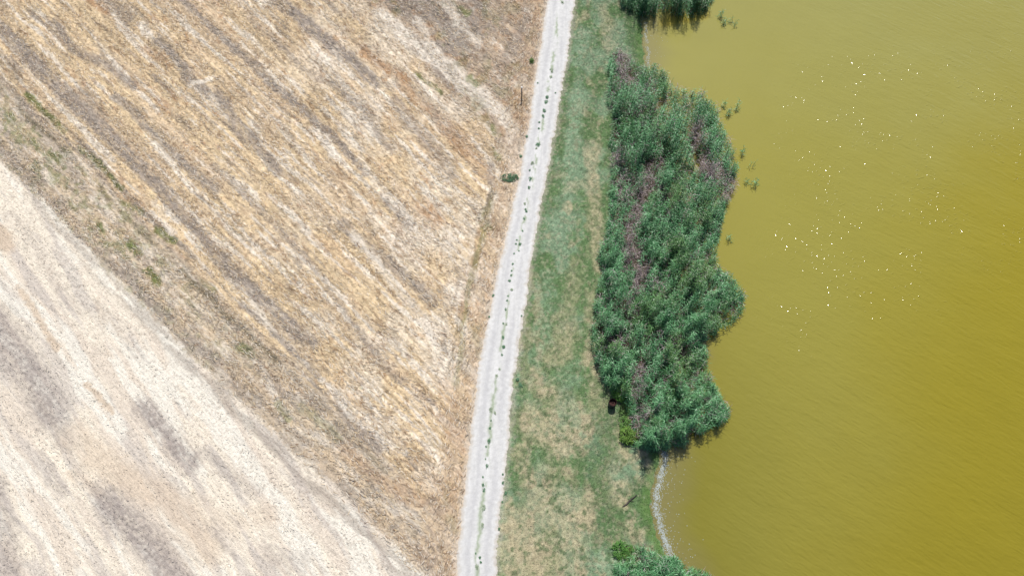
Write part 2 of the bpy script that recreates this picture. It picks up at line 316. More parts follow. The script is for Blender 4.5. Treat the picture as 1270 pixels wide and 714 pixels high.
# ------------------------------------------------------------------ grass bank down to the lake bed
G1 = alb(104, 132, 86); G2 = alb(138, 162, 130); G3 = alb(190, 178, 144); G4 = alb(100, 132, 70); MUD = alb(120, 112, 70); LIT = alb(96, 84, 66)
TANV = [([(690, 545), (655, 520)], 20, .8), ([(700, 640), (680, 700), (640, 690)], 34, .7), ([(680, 590), (650, 640)], 18, .6), ([(775, 605), (770, 620), (760, 618)], 12, .85), ([(745, 590), (760, 600)], 9, .6),
 ([(700, 410), (690, 440)], 16, .6), ([(735, 185), (735, 260), (745, 330)], 9, .7), ([(700, 255), (707, 262)], 5, .8), ([(715, 330), (700, 395)], 9, .4), ([(725, 20), (712, 35)], 5, .6), ([(750, 10), (755, 60)], 8, .5),
 ([(795, 665), (800, 690)], 8, .7), ([(760, 580), (735, 470), (745, 485)], 8, .5), ([(752, 500), (765, 530), (775, 560), (810, 568)], 6, .75), ([(660, 470), (720, 520)], 15, .45), ([(640, 560), (650, 600)], 10, .6), ([(636, 640), (660, 700)], 16, .6), ([(740, 220), (700, 230)], 6, .4), ([(650, 470), (655, 400)], 6, .5), ([(735, 360), (735, 440)], 8, .45)]
BLUV = [([(722, 45), (718, 75)], 8, .8), ([(712, 120), (705, 200), (700, 260), (690, 290)], 10, .8), ([(680, 340), (672, 420), (665, 450)], 9, .5), ([(770, 700), (745, 690)], 15, .8), ([(748, 15), (735, 45)], 5, .5), ([(712, 460), (700, 470)], 14, .4), ([(780, 30), (795, 60)], 4, .4)]
GRNV = [([(765, 470), (757, 530), (745, 570), (740, 590), (755, 640), (745, 670)], 15, .85), ([(790, 600), (802, 620), (805, 650)], 11, 1.0), ([(775, 20), (783, 50), (795, 75)], 8, .9), ([(725, 560), (715, 600)], 12, .6), ([(668, 300), (652, 440), (640, 540)], 5, .6), ([(740, 110), (725, 180)], 7, .5), ([(765, 660), (790, 680)], 10, .6), ([(700, 130), (690, 200), (665, 290)], 6, .6), ([(640, 600), (645, 625)], 8, .5)]
def verge_col(X, Y, p, q):
    n1 = fbm(X * .45, Y * .35, 121, 4); n2 = fbm(X * 1.4, Y * 1.3, 122, 4); n3 = fbm(X * 4, Y * 4, 123, 3); n4 = fbm(X * .9, Y * .4, 124, 3)
    wx = (fbm(p / 14, q / 14, 131, 3) - .5) * 22; wy = (fbm(p / 14, q / 14, 132, 3) - .5) * 22
    c = mixc(np.broadcast_to(G1, X.shape + (3,)), G2, .8 * sm(.42, .6, n1))
    low = sm(230, 560, q)
    c = mixc(c, G3, (.5 + .4 * low) * sm(.56 - .08 * low, .68 - .06 * low, n2 * .55 + n4 * .45))
    for L, cc in ((BLUV, G2 * 1.05), (TANV, G3), (GRNV, G1 * .85)):
        for pts, hw, s in L: c = mixc(c, cc, s * sm(hw * 1.5, hw * .4, pdist(p + wx, q + wy, pts)) * (.5 + .5 * sm(.35, .55, n3)))
    c = mixc(c, alb(84, 112, 72), .7 * sm(.54, .66, fbm(X * 3.2, Y * 3.2, 128, 4) * .6 + n2 * .4) * (.35 + .65 * low))
    c = mixc(c, alb(196, 186, 158), .35 * sm(.55, .72, fbm(X * 5, Y * 5, 126, 3)))
    fm = sm(.42, .1, np.abs(X - fS(Y) + .1 + .3 * (n2 - .5)))
    c = mixc(c, alb(200, 192, 172), .55 * sm(.5, .0, (X - fR(Y)) + .8 * (n3 - .5)))
    c = c * (1 + .6 * (n3 - .5) + .35 * (vn(X * 9, Y * 9, 127) - .5))[..., None]
    ds = fS(Y) - X
    c = mixc(c, G4 * 1.1, .75 * sm(1.6, .6, ds + 1.0 * (n2 - .5)) * ((q > 560) | (q < 110)))
    bed = inpoly(p, q, [(a + 4, b + 4) for a, b in BED_OUT])
    dd = pdist(p, q, BED_OUT + BED_OUT[:1]); c = mixc(c, LIT, bed * sm(0, 6, dd) * .9)
    c = mixc(c, MUD, sm(.1, -.25, ds))
    c = mixc(c, alb(196, 202, 198), .75 * fm * sm(.3, .48, n3) * (((q > 552) & (q < 800)) | ((q > -40) & (q < 85))))
    return np.clip(c, .01, .6)
BED_OUT = [(757, 62), (754, 90), (753, 120), (757, 150), (755, 175), (760, 200), (758, 220), (753, 250), (752, 285), (743, 300), (741, 315), (746, 345), (740, 360), (735, 385), (733, 405), (736, 430), (739, 450), (748, 470), (760, 484),
  (776, 498), (779, 520), (782, 540), (790, 554), (815, 557), (842, 554), (855, 545), (872, 533), (888, 526), (904, 516), (906, 504), (893, 487), (884, 468), (878, 450), (880, 438), (874, 424), (888, 410), (905, 402), (920, 390), (927, 376), (920, 356), (908, 342), (893, 332), (889, 312), (893, 290),
  (899, 262), (905, 244), (914, 230), (916, 205), (908, 175), (897, 152), (890, 132), (876, 117), (862, 108), (846, 111), (836, 101), (826, 88), (814, 80), (798, 82), (786, 76), (776, 64), (766, 59)]
def verge_z(X, Y, p, q):
    a = fR(Y); ds = fS(Y) - X
    n = .05 * (fbm(X * 2.2, Y * 2.2, 5, 3) - .5)
    z = n * sm(0, .6, X - a) - .28 * sm(2.2, -.1, ds) - .9 * sm(0, -6, ds) - .3 * sm(-5, -20, ds)
    return z
dv = [0.0]
vw = lambda y: fS(y) + 0
s_v = np.concatenate([np.linspace(0, 1, 170), 1 + np.linspace(.01, .5, 20), np.array([1.8, 3, 8, 40, 250])])
vo = sheet('grass_bank', fR, fS, s_v, M_verge, verge_col, verge_z)
tag(vo, 'patchy green and tan grass bank sloping from the track to the lake shore', 'grass', kind='structure')

# ------------------------------------------------------------------ lake
WZ = -.24
def water_mat():
    m = bpy.data.materials.new('turbid_lake_water'); m.use_nodes = True; N = m.node_tree; L = N.links; b = N.nodes['Principled BSDF']
    at = N.nodes.new('ShaderNodeAttribute'); at.attribute_name = 'Col'
    b.inputs['Roughness'].default_value = .11; b.inputs['IOR'].default_value = 1.33
    tc = N.nodes.new('ShaderNodeTexCoord')
    def noise(sc, rot, ax, det, dist=0):
        mp = N.nodes.new('ShaderNodeMapping'); mp.vector_type = 'TEXTURE'; mp.inputs['Rotation'].default_value = (0, 0, rot); mp.inputs['Scale'].default_value = (ax, 1, 1)
        L.new(tc.outputs['Object'], mp.inputs[0]); n = N.nodes.new('ShaderNodeTexNoise'); n.inputs['Scale'].default_value = sc; n.inputs['Detail'].default_value = det; n.inputs['Distortion'].default_value = dist
        L.new(mp.outputs[0], n.inputs['Vector']); return n.outputs['Fac']
    def mul(a, k):
        x = N.nodes.new('ShaderNodeMath'); x.operation = 'MULTIPLY'; L.new(a, x.inputs[0])
        if isinstance(k, float): x.inputs[1].default_value = k
        else: L.new(k, x.inputs[1])
        return x.outputs[0]
    def add(a, c):
        x = N.nodes.new('ShaderNodeMath'); x.operation = 'ADD'; L.new(a, x.inputs[0]); L.new(c, x.inputs[1]); return x.outputs[0]
    h = mul(noise(2.5, math.radians(-36), 3.6, 2, .35), .062)
    h = add(h, mul(noise(.8, math.radians(-30), 2.0, 2, .3), .05))
    h = add(h, mul(noise(5.2, math.radians(-30), 2.6, 1, .3), .026))
    # scattered steep wavelets raised by gusts, away from the sheltered shore
    def rng_(v, a0, a1, b0, b1):
        r = N.nodes.new('ShaderNodeMapRange'); r.interpolation_type = 'SMOOTHSTEP'; L.new(v, r.inputs['Value'])
        for k, x in zip(('From Min', 'From Max', 'To Min', 'To Max'), (a0, a1, b0, b1)): r.inputs[k].default_value = x
        return r.outputs[0]
    gl = N.nodes.new('ShaderNodeAttribute'); gl.attribute_name = 'Gust'
    gust = mul(rng_(noise(.2, 0, 1, 4), .38, .60, 0.0, 1.1), gl.outputs['Fac'])
    pim = rng_(noise(4.9, .4, 1.4, 0), .628, .87, 0.0, .032)
    h = add(h, mul(pim, gust))
    sh_ = N.nodes.new('ShaderNodeAttribute'); sh_.attribute_name = 'Shelter'
    h = mul(h, sh_.outputs['Fac'])
    bp = N.nodes.new('ShaderNodeBump'); bp.inputs['Distance'].default_value = 1.0; bp.inputs['Strength'].default_value = 1.0
    L.new(h, bp.inputs['Height']); L.new(bp.outputs[0], b.inputs['Normal'])
    L.new(at.outputs['Color'], b.inputs['Base Color'])
    return m
M_water = water_mat()
wx_ = np.concatenate([np.arange(4, 62, .25), 62 + 1.5 * 1.3 ** np.arange(0, 26)]); wy_ = np.concatenate([-(14 + 1.5 * 1.3 ** np.arange(0, 26))[::-1], np.arange(-14, 60, .25), 60 + 1.5 * 1.3 ** np.arange(0, 26)])
XX, YY = np.meshgrid(wx_, wy_); p_, q_ = PX(XX, YY)
WA = alb(158, 150, 66); WB = alb(156, 142, 38); WC = alb(138, 131, 46); WS = alb(146, 138, 92); WT = alb(164, 160, 96)
n = fbm(XX / 9, YY / 9, 201, 4); n2 = fbm(XX / 3 + YY / 4, YY / 3 - XX / 9, 202, 3)
c = np.broadcast_to(WA, XX.shape + (3,)).copy()
c = mixc(c, WB, sm(950, 1300, p_ + .25 * (q_ - 357) + 160 * (n - .5)) * .95)
c = mixc(c, WC, sm(1050, 820, p_ - .0 * q_) * sm(250, 600, q_) * .8)
c = mixc(c, WT, sm(300, -60, q_ + 120 * (n - .5)) * .6)  # greyer far water: sky and sun sheen painted into the base colour
ds = XX - fS(YY)
c = mixc(c, WS, .75 * sm(3.4, .2, ds + 1.6 * (n2 - .5)))
c = mixc(c, alb(178, 156, 52), .5 * sm(9, 3, pdist(p_, q_, [(825, 26), (840, 22), (875, 16)])))
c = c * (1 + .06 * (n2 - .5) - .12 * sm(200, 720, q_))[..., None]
wo = mk('water', np.stack([XX, YY, XX * 0 + WZ], -1), gridfaces(len(wx_), len(wy_)), M_water, c, smooth=True)
shel = (.3 + .7 * sm(0, 9, ds)) * (1 - .82 * sm(1010, 850, p_) * sm(420, 300, q_)) * (1 - .5 * sm(1150, 900, p_) * sm(560, 300, q_))
gf = sm(900, 985, p_ + 30 * (n - .5)) * sm(-20, 110, q_ - .12 * (1150 - p_)) * sm(520, 330, q_ + .25 * (p_ - 1000))
for nm, vals in (('Shelter', shel), ('Gust', gf)):
    at_ = wo.data.attributes.new(nm, 'FLOAT', 'POINT'); at_.data.foreach_set('value', np.ascontiguousarray(vals, dtype=np.float32).ravel())
tag(wo, 'murky yellow-green lake water with fine wind ripples and sun glints', 'water', kind='structure')

# ------------------------------------------------------------------ straw lying on the field
def strips(base, dirv, side, L, wd, col, droop=0.0, up=None, segs=2):
    """ribbons: base (n,3), dir (n,3) unit, side (n,3) unit; returns verts, faces, cols"""
    n = len(base); vs = []; 
    for k in range(segs + 1):
        t = k / segs; c_ = base + dirv * (L * t)[:, None]; c_[:, 2] -= droop * L * t * t
        wk = wd * (.55 if k == 0 else (1.0 if k < segs else .12)); wk = wk if segs > 1 else wd * .8
        vs += [c_ - side * (wk / 2)[:, None], c_ + side * (wk / 2)[:, None]]
    V = np.stack(vs, 1); m = 2 * (segs + 1); b = (np.arange(n) * m)[:, None]
    Fs = [b + np.array([[2 * k, 2 * k + 1, 2 * k + 3, 2 * k + 2]]) for k in range(segs)]
    Fc = np.stack(Fs, 1).reshape(-1, 4); C = np.repeat(np.asarray(col)[:, None, :], m, 1)
    return V.reshape(-1, 3), Fc, C.reshape(-1, 3)
N = 260000
xs = RG.uniform(-56, 6, N); ys = RG.uniform(-1, 58, N); e = fL(ys) - xs
p_, q_ = PX(xs, ys); u, v = ruv(p_, q_)
dens = np.where(u < -140, .2, 1.0) * (.35 + .9 * sm(.4, .6, fbm(u / 12, v / 80, 301, 3)))
ok = (e > .15) & (RG.random(N) < dens); xs, ys, u, e, p_, q_ = [a[ok] for a in (xs, ys, u, e, p_, q_)]; n = len(xs)
ang = ROW + RG.normal(0, .55, n); ang = np.where(e < 2.5, np.radians(-102) + RG.normal(0, .6, n), ang); ang += np.where(RG.random(n) < .5, math.pi, 0)
tl = RG.uniform(0, .35, n); d = np.stack([np.cos(ang) * np.cos(tl), np.sin(ang) * np.cos(tl), np.sin(tl)], 1); sd = np.stack([-np.sin(ang), np.cos(ang), RG.uniform(-.5, .5, n)], 1)
base = np.stack([xs, ys, RG.uniform(.0, .10, n)], 1)
r = RG.random(n)[:, None]; gc = field_col(xs, ys, p_, q_)
cc = gc * (.65 + .7 * RG.random(n))[:, None]; cc = np.where(r < .30, GOLD * 1.08, cc); cc = np.where(r < .14, PALE * 1.06, cc); cc = np.where((r > .9), BROWN * .8, cc)
cc = np.where((u < -140)[:, None], gc * RG.uniform(.86, 1.16, n)[:, None], cc)
V, Fc, C = strips(base, d, sd, RG.uniform(.1, .4, n) * np.where(u < -140, .55, 1), RG.uniform(.018, .05, n), cc, .1, segs=1)
tag(mk('straw', V, Fc, M_straw, np.clip(C, .01, .65)), 'loose broken straw and stubble scattered over the dry field', 'straw', kind='stuff')

# ------------------------------------------------------------------ short grass on the bank
N = 150000
ys = RG.uniform(-1, 58, N); a = fR(ys); b = fS(ys); xs = a + (b - a) * RG.random(N) ** .95 - .05; p_, q_ = PX(xs, ys); n = N
ang = RG.uniform(0, 6.283, n); tl = RG.uniform(.2, 1.3, n); d = np.stack([np.cos(ang) * np.cos(tl), np.sin(ang) * np.cos(tl), np.sin(tl)], 1); sd = np.stack([-np.sin(ang), np.cos(ang), 0 * ang], 1)
gc = verge_col(xs, ys, p_, q_); cc = gc * RG.uniform(.75, 1.3, n)[:, None]
zz = verge_z(xs, ys, p_, q_)
V, Fc, C = strips(np.stack([xs, ys, zz - .005], 1), d, sd, RG.uniform(.05, .16, n), RG.uniform(.012, .03, n), cc, .3, segs=1)
tag(mk('grass', V, Fc, M_weed, np.clip(C, .01, .6)), 'short mown grass blades covering the bank between track and reeds', 'grass', kind='stuff')

# ------------------------------------------------------------------ reeds
RA = alb(64, 130, 72); RB = alb(148, 218, 150); RC = alb(44, 100, 50); RD = alb(116, 156, 76); RDEAD = alb(204, 182, 184); RBR = alb(140, 120, 86)
def reeds(cx, cy, px, py, h, dead, leafn, Lf, rng, tint=None):
    """tips at (cx,cy,h); returns leaves + stems geometry"""
    n = len(cx)
    lean = rng.uniform(0, .35, n); la = rng.uniform(0, 6.283, n)
    tip = np.stack([cx, cy, h], 1); foot = tip.copy(); foot[:, 0] -= np.cos(la) * lean; foot[:, 1] -= np.sin(la) * lean; foot[:, 2] = -.5
    # stems
    d = tip - foot; L = np.linalg.norm(d, axis=1); d /= L[:, None]
    a2 = rng.uniform(0, 3.14, n); sd = np.stack([np.cos(a2), np.sin(a2), 0 * a2], 1)
    sc = np.where(dead[:, None], RDEAD * rng.uniform(.6, 1.25, n)[:, None], RC * .9)
    G = [strips(foot, d, sd, L, np.full(n, .03), sc, segs=1)]
    # leaves
    idx = np.repeat(np.arange(n), leafn); m = len(idx); k = np.concatenate([np.arange(x) for x in leafn]) if m else np.zeros(0)
    dn = dead[idx]; t = 1 - (k / np.maximum(leafn[idx], 1)) * np.minimum(.85, 2.2 / np.maximum(h[idx] + .5, .6)); 
    bp = foot[idx] + (tip - foot)[idx] * t[:, None]
    az = la[idx] + k * 2.4 + rng.normal(0, .35, m); el = rng.uniform(.05, .95, m) - (1 - t) * .4
    dd = np.stack([np.cos(az) * np.cos(el), np.sin(az) * np.cos(el), np.sin(el)], 1)
    tw = rng.uniform(-.6, .6, m); ss = np.stack([-np.sin(az) * np.cos(tw), np.cos(az) * np.cos(tw), np.sin(tw)], 1)
    LL = Lf * rng.uniform(.6, 1.25, m); w_ = rng.uniform(.026, .05, m) * (Lf / .42)
    mixr = np.clip(fbm(px[idx] / 9, py[idx] / 9, 401, 3) * 1.3 - .2 + rng.normal(0, .22, m), 0, 1)
    cl = RA + (RB - RA) * mixr[:, None]; yel = sm(.55, .75, fbm(px[idx] / 30, py[idx] / 30, 402, 3) + rng.normal(0, .05, m)); cl = mixc(cl, RD, yel * .7)
    cl = mixc(cl, RC, (rng.random(m) < .25) * .8)
    if tint is not None: cl = cl * 0 + tint * rng.uniform(.75, 1.2, m)[:, None]
    cl = np.where(dn[:, None], np.where(rng.random(m)[:, None] < .75, RDEAD, RBR) * rng.uniform(.6, 1.2, m)[:, None], cl)
    w_ = np.where(dn, w_ * .6, w_); LL = np.where(dn, LL * 1.5, LL)
    G.append(strips(bp, dd, ss, LL, w_, cl, .45))
    return G
def join(G):
    Vs, Fs, Cs = [], [], []; o = 0
    for V, Fc, C in G: Vs.append(V); Fs.append(Fc + o); Cs.append(C); o += len(V)
    return np.concatenate(Vs), np.concatenate(Fs), np.concatenate(Cs)
DEADB = [([(770, 66), (778, 92)], 10, .92), ([(866, 150), (874, 195), (888, 208), (905, 222), (910, 238)], 12, .92), ([(817, 195), (800, 230), (790, 262), (780, 300), (790, 315), (800, 335), (790, 352)], 9.5, .9), ([(772, 190), (782, 228), (776, 240)], 12, .65), ([(780, 365), (775, 375)], 6, .7), ([(795, 270), (775, 330)], 6, .6),
 ([(796, 110), (792, 140)], 5, .4), ([(795, 455), (790, 475), (800, 510), (788, 532)], 9, .7), ([(840, 420), (850, 428)], 5, .5), ([(760, 160), (768, 182)], 5, .6), ([(785, 385), (775, 415)], 9, .5), ([(812, 340), (825, 350)], 7, .5)]
def bed(name, outline, dens, hfun, seed, label, deadb=(), gp=.45):
    rng = np.random.default_rng(seed); O = np.array(outline, float)
    x0, y0 = O.min(0); x1, y1 = O.max(0); A = (x1 - x0) * (y1 - y0) * .0053; n = int(A * dens)
    px = rng.uniform(x0, x1, n); py = rng.uniform(y0, y1, n)
    wob = 6
    ok = inpoly(px + wob * (fbm(px / 9, py / 9, seed, 2) - .5), py + wob * (fbm(px / 9, py / 9, seed + 5, 2) - .5), outline)
    gap = fbm(px / 13, py / 13, seed + 9, 3); ok &= (gap > gp) | (rng.random(n) < .25)
    px, py = px[ok], py[ok]; ed = pdist(px, py, list(outline) + [outline[0]])
    h = hfun(px, py, ed) * (.42 + .95 * sm(.3, .7, fbm(px / 7, py / 7, seed + 3, 2))) * rng.uniform(.72, 1.1, len(px))
    cx, cy = W(px, py, h); fx, fy = PX(cx, cy, 0.0)
    keep = inpoly(fx + 8 * (fbm(px / 8, py / 8, seed + 21, 2) - .5), fy + 8 * (fbm(px / 8, py / 8, seed + 22, 2) - .5) - 2, outline); px, py, h = px[keep], py[keep], h[keep]
    dm = np.zeros(len(px))
    for pts, hw, s in deadb: dm = np.maximum(dm, s * sm(hw * 1.3, hw * .5, pdist(px, py, pts)))
    dead = rng.random(len(px)) < np.maximum(dm, .04); ok2 = px > -1; h = np.where(dm > .4, h * .62, h); px, py, h, dead = px[ok2], py[ok2], h[ok2], dead[ok2]
    cx, cy = W(px, py, h)
    ln = np.where(dead, 9, rng.integers(13, 20, len(px)))
    G = reeds(cx, cy, px, py, h, dead, ln, .36, rng)
    k = int(A * 10); ux = rng.uniform(x0, x1, k); uy = rng.uniform(y0, y1, k); ok = inpoly(ux, uy, outline) & (pdist(ux, uy, list(outline) + [outline[0]]) > 3)
    ux, uy = ux[ok], uy[ok]; k = len(ux); gx, gy = W(ux, uy, 0.0)
    G += reeds(gx, gy, ux, uy, rng.uniform(.15, .9, k), rng.random(k) < .45, rng.integers(8, 12, k), .4, rng)
    V, Fc, C = join(G)
    return tag(mk(name, V, Fc, M_leaf, C), label, 'reeds', group='reed beds on the lake shore', kind='stuff')
bed('reed_bed', BED_OUT, 25, lambda p, q, e: 1.1 + 1.7 * sm(0, 22, e), 71, 'long dense green reed bed with greyish dead patches along the middle of the shore', DEADB)
bed('reed_bed', [(769, 4), (780, 14), (797, 19), (812, 20), (835, 16), (845, 24), (858, 16), (880, 11), (886, 2), (890, -30), (884, -90), (830, -110), (778, -80), (770, -30)], 44, lambda p, q, e: 1.0 + 1.8 * sm(0, 12, e), 72, 'dark reed bed cut off by the top edge of the photo', gp=.2)
bed('reed_bed', [(760, 714), (764, 700), (775, 690), (788, 676), (800, 678), (818, 686), (834, 690), (852, 700), (872, 709), (890, 716), (905, 770), (860, 800), (780, 800), (757, 760)], 26, lambda p, q, e: .8 + 1.6 * sm(0, 14, e), 73, 'grey-green reed bed cut off by the bottom edge of the photo')

# ------------------------------------------------------------------ small plants (things)
ORD = ['first', 'second', 'third', 'fourth', 'fifth', 'sixth', 'seventh', 'eighth', 'ninth', 'tenth', 'eleventh', 'twelfth', 'thirteenth', 'fourteenth', 'fifteenth', 'sixteenth', 'seventeenth', 'eighteenth', 'nineteenth', 'twentieth']
TENS = {20: 'twenty', 30: 'thirty', 40: 'forty', 50: 'fifty'}
def ordi(i):
    if i < 20: return ORD[i]
    n = i + 1; t = n // 10 * 10; r = n % 10
    return (TENS[t] + '-' + ORD[r - 1]) if r else TENS[t][:-1] + 'ieth'
def reed_tuft(px, py, k, h, name, label, group=None, tint=None, spread=.25, Lf=.36, leaves=9, cat='water plant', z0=WZ, shadowless=False):
    rng = np.random.default_rng(int(px * 7 + py * 13)); gx, gy = W(px, py, z0)
    n = k; a = rng.uniform(0, 6.28, n); r = spread * np.sqrt(rng.random(n))
    hh = h * rng.uniform(.6, 1.1, n); cx = r * np.cos(a); cy = r * np.sin(a)
    G = reeds(cx, cy, np.full(n, px) + a * 3, np.full(n, py), hh, np.zeros(n, bool), rng.integers(leaves - 3, leaves + 3, n), Lf, rng, tint)
    V, Fc, C = join(G); V[:, 2] = np.maximum(V[:, 2], -.5)
    V[:, 2] += 0
    o = mk(name, V, Fc, M_leaf, C, loc=(float(gx), float(gy), z0)); return tag(o, label, cat, group)
WP = [(893, 22, 7, .9, 'leafy reed clump in the water nearest the right end of the top reed bed'),
      (898, 30, 6, .8, 'lower of two close reed clumps standing in water below the top reed bed'),
      (905, 27, 3, .7, 'thin reed clump second from the right in the water by the top reed bed'),
      (911, 32, 3, .7, 'sparse outermost reed clump in the water right of the top reed bed'),
      (896, 131, 5, .8, 'small reed clump in water just off the upper right edge of the main reed bed'),
      (903, 142, 6, .9, 'dark based reed clump in water below and left of the isolated outer one'),
      (913, 134, 5, 1.0, 'isolated outer reed clump in water right of the upper main reed bed'),
      (921, 192, 5, .9, 'reed clump in water beside the mauve dead patch at the right bulge'),
      (932, 207, 2, .7, 'single wispy reed stalk in open water right of the main bed'),
      (934, 229, 6, .9, 'farthest right green reed clump in open water beside the bed'),
      (925, 228, 3, .5, 'low reed sprig in water just left of the farthest right clump'),
      (903, 298, 4, .7, 'small lone reed clump in water beside the narrow waist of the bed'),
      (899, 512, 9, .9, 'pale reed clump reaching into water at the lower right tip of the bed')]
for x, y, k, h, lb in WP: reed_tuft(x, y, k, h, 'water_reed', lb, 'reed clumps standing in the water', spread=.22)

def weed_mesh(r, rng, pale, name):
    """a low rosette weed of radius r metres"""
    n = int(60 + 300 * r); k = rng.integers(2, 5); ca = rng.uniform(-1, 1, (k, 2)) * np.array([.15, .6]) * r; cr = r * rng.uniform(.25, .65, k); j = rng.integers(0, k, n)
    a = rng.uniform(0, 6.283, n); rr = cr[j] * np.sqrt(rng.random(n)); bx = ca[j, 0] + rr * np.cos(a); by = ca[j, 1] + rr * np.sin(a)
    az = rng.uniform(0, 6.283, n); el = rng.uniform(.0, 1.0, n)
    d = np.stack([np.cos(az) * np.cos(el), np.sin(az) * np.cos(el), np.sin(el)], 1); sd = np.stack([-np.sin(az), np.cos(az), 0 * az], 1)
    cl = (alb(176, 192, 160) if pale else alb(104, 148, 108))[None, :] * rng.uniform(.7, 1.35, n)[:, None]
    z0 = rng.uniform(0, .09, n) * min(1, r * 4)
    return strips(np.stack([bx, by, z0], 1), d, sd, rng.uniform(.3, .65, n) * (.05 + r * .3), rng.uniform(.02, .04, n) * (.8 + r), cl, .4)
MW = [(697, 4, 3, 1), (684, 88, 3.5, 1), (683, 97, 3, 1), (678, 122, 4, 0), (677, 128, 3.5, 0), (675, 138, 3.5, 0), (673.5, 145, 3, 0), (669, 153, 2, 0), (668, 160, 2, 0), (667, 178, 4.5, 0), (665, 184, 2.5, 1), (660, 203.5, 3.5, 1), (657, 211, 2, 0), (657.7, 223, 3.2, 0), (656, 234, 2.8, 0),
  (651, 253, 2, 1), (652.4, 261, 3.5, 0), (650, 272, 2.2, 0), (648, 287, 1.8, 0), (641, 298, 1.6, 0), (644.7, 304, 2.8, 0), (640, 303, 1.6, 0), (643.6, 311, 1.4, 0), (637.7, 315, 1.4, 0), (636, 327, 2.4, 0), (634.6, 336, 1.7, 0), (634, 342, 1.8, 0), (632, 348, 2.8, 0), (634.6, 358, 2.8, 1), (629, 372, 1.8, 0), (630, 367, 1.2, 0), (627, 384, 1.8, 0),
  (624, 401, 1.4, 0), (628, 402, 2, 1), (624, 418, 2.5, 0), (625, 430, 3.4, 0), (622.6, 440, 2, 0), (619.5, 458, 2.2, 1), (616, 466, 2.6, 1), (609, 509, 3.6, 1), (614, 512, 2.4, 1), (609, 522, 1.6, 0), (608, 530, 2.3, 0), (606.6, 547, 3.6, 0), (603, 554, 1.4, 0), (602, 569, 1.2, 0), (604, 578, 2.6, 0), (599, 591, 1.5, 0), (599, 602, 2.8, 0), (600, 608, 2.4, 0),
  (600, 629, 4, 1), (598, 651, 3.2, 1), (590, 685, 1.5, 0), (595, 690, 2.4, 0), (596, 697, 2.2, 0), (591.5, 703, 3.2, 1)]
MW.sort(key=lambda a: a[1])
def place_weed(x, y, r, pale, name, label, group, cat='weed'):
    rng = np.random.default_rng(int(x * 31 + y * 17)); gx, gy = W(x, y)
    V, Fc, C = weed_mesh(r * mpp(x, y) * 1.1, rng, pale, name)
    return tag(mk(name, V, Fc, M_weed, C, loc=(float(gx), float(gy), .03)), label, cat, group)
for i, (x, y, r, pl) in enumerate(MW):
    sz = 'large' if r > 3.1 else ('small' if r > 1.9 else 'tiny')
    place_weed(x, y, r, pl, 'weed', '%s %s weed tuft, %s from the top along the middle of the gravel track' % (sz, 'pale' if pl else 'dark green', ordi(i)), 'weeds along the middle of the track')
EW = [(646, 194, 3, 'left'), (653.5, 169, 2.6, 'left'), (611.5, 367, 2, 'left'), (607, 392, 1.5, 'left'), (667, 104, 1.6, 'left'), (689, 116, 1.5, 'right'), (647, 392, 1.5, 'right'), (642, 470, 4, 'right'), (645, 478, 3.6, 'right'), (623.6, 589, 2, 'right'), (623.6, 598, 2, 'right'), (627, 612, 3, 'right'), (623, 622, 1.5, 'right'), (619, 656, 2, 'right')]
EW.sort(key=lambda a: a[1]); cnt = {'left': 0, 'right': 0}
for x, y, r, sd_ in EW:
    place_weed(x, y, r, 0, 'weed', '%s weed tuft on the %s edge of the track, %s from the top there' % ('bushy green' if r > 2.5 else 'small dark', sd_, ordi(cnt[sd_])), 'weeds along the track edges'); cnt[sd_] += 1
# shrubs
def shrub(px, py, rx, ry, h, tint, n, name, label, cat='bush', group=None, Lf=.16):
    rng = np.random.default_rng(int(px + py * 3)); gx, gy = W(px, py)
    a = rng.uniform(0, 6.283, n); f = rng.random(n) ** .5; bx = rx * f * np.cos(a); by = ry * f * np.sin(a); bz = h * rng.uniform(.15, 1, n) * np.sqrt(np.maximum(0, 1 - f * f * .85))
    bz *= .5 + .9 * vn(bx * 5 + 50, by * 5, 7); kp = vn(bx * 4 + 30, by * 4 + 9, 8) + rng.normal(0, .12, n) > .33; bx, by, bz = bx[kp], by[kp], bz[kp]; n = len(bx)
    az = rng.uniform(0, 6.283, n); el = rng.uniform(-.2, 1.1, n)
    d = np.stack([np.cos(az) * np.cos(el), np.sin(az) * np.cos(el), np.sin(el)], 1); sd = np.stack([-np.sin(az), np.cos(az), 0 * az], 1)
    cl = tint[None, :] * rng.uniform(.65, 1.35, n)[:, None]
    r_ = empty(name, (float(gx), float(gy), 0)); tag(r_, label, cat, group)
    V, Fc, C = strips(np.stack([bx, by, bz], 1), d, sd, rng.uniform(.5, 1.3, n) * Lf, rng.uniform(.03, .06, n), cl, .4)
    mk('foliage', V, Fc, M_weed, C, parent=r_)
    m = 14; a = rng.uniform(0, 6.28, m); d = np.stack([np.cos(a) * rx, np.sin(a) * ry, np.full(m, h * 1.1)], 1) * rng.uniform(.5, .9, m)[:, None]; L = np.linalg.norm(d, axis=1); d /= L[:, None]
    V, Fc, C = strips(np.zeros((m, 3)), d, np.stack([-np.sin(a), np.cos(a), 0 * a], 1), L, np.full(m, .025), np.tile(RBR * .7, (m, 1)), segs=1)
    mk('stems', V, Fc, M_stalk, C, parent=r_)
shrub(632, 221, .85, .4, .3, alb(88, 134, 92), 900, 'bush', 'low spreading green bush touching the left edge of the track in the field corner', Lf=.13)
shrub(659, 77, .2, .26, .35, alb(104, 134, 58), 300, 'bush', 'small yellow-green bush by the left track edge near the top')
shrub(771, 487, .75, .75, .8, alb(104, 158, 62), 1300, 'bush', 'bright green arching bush beside the rusty drum', group='bright green bushes at the reed edge', Lf=.32)
shrub(776, 508, .5, .45, .5, alb(108, 146, 72), 700, 'bush', 'mid green low bush just below right of the rusty drum', group='bright green bushes at the reed edge', Lf=.25)
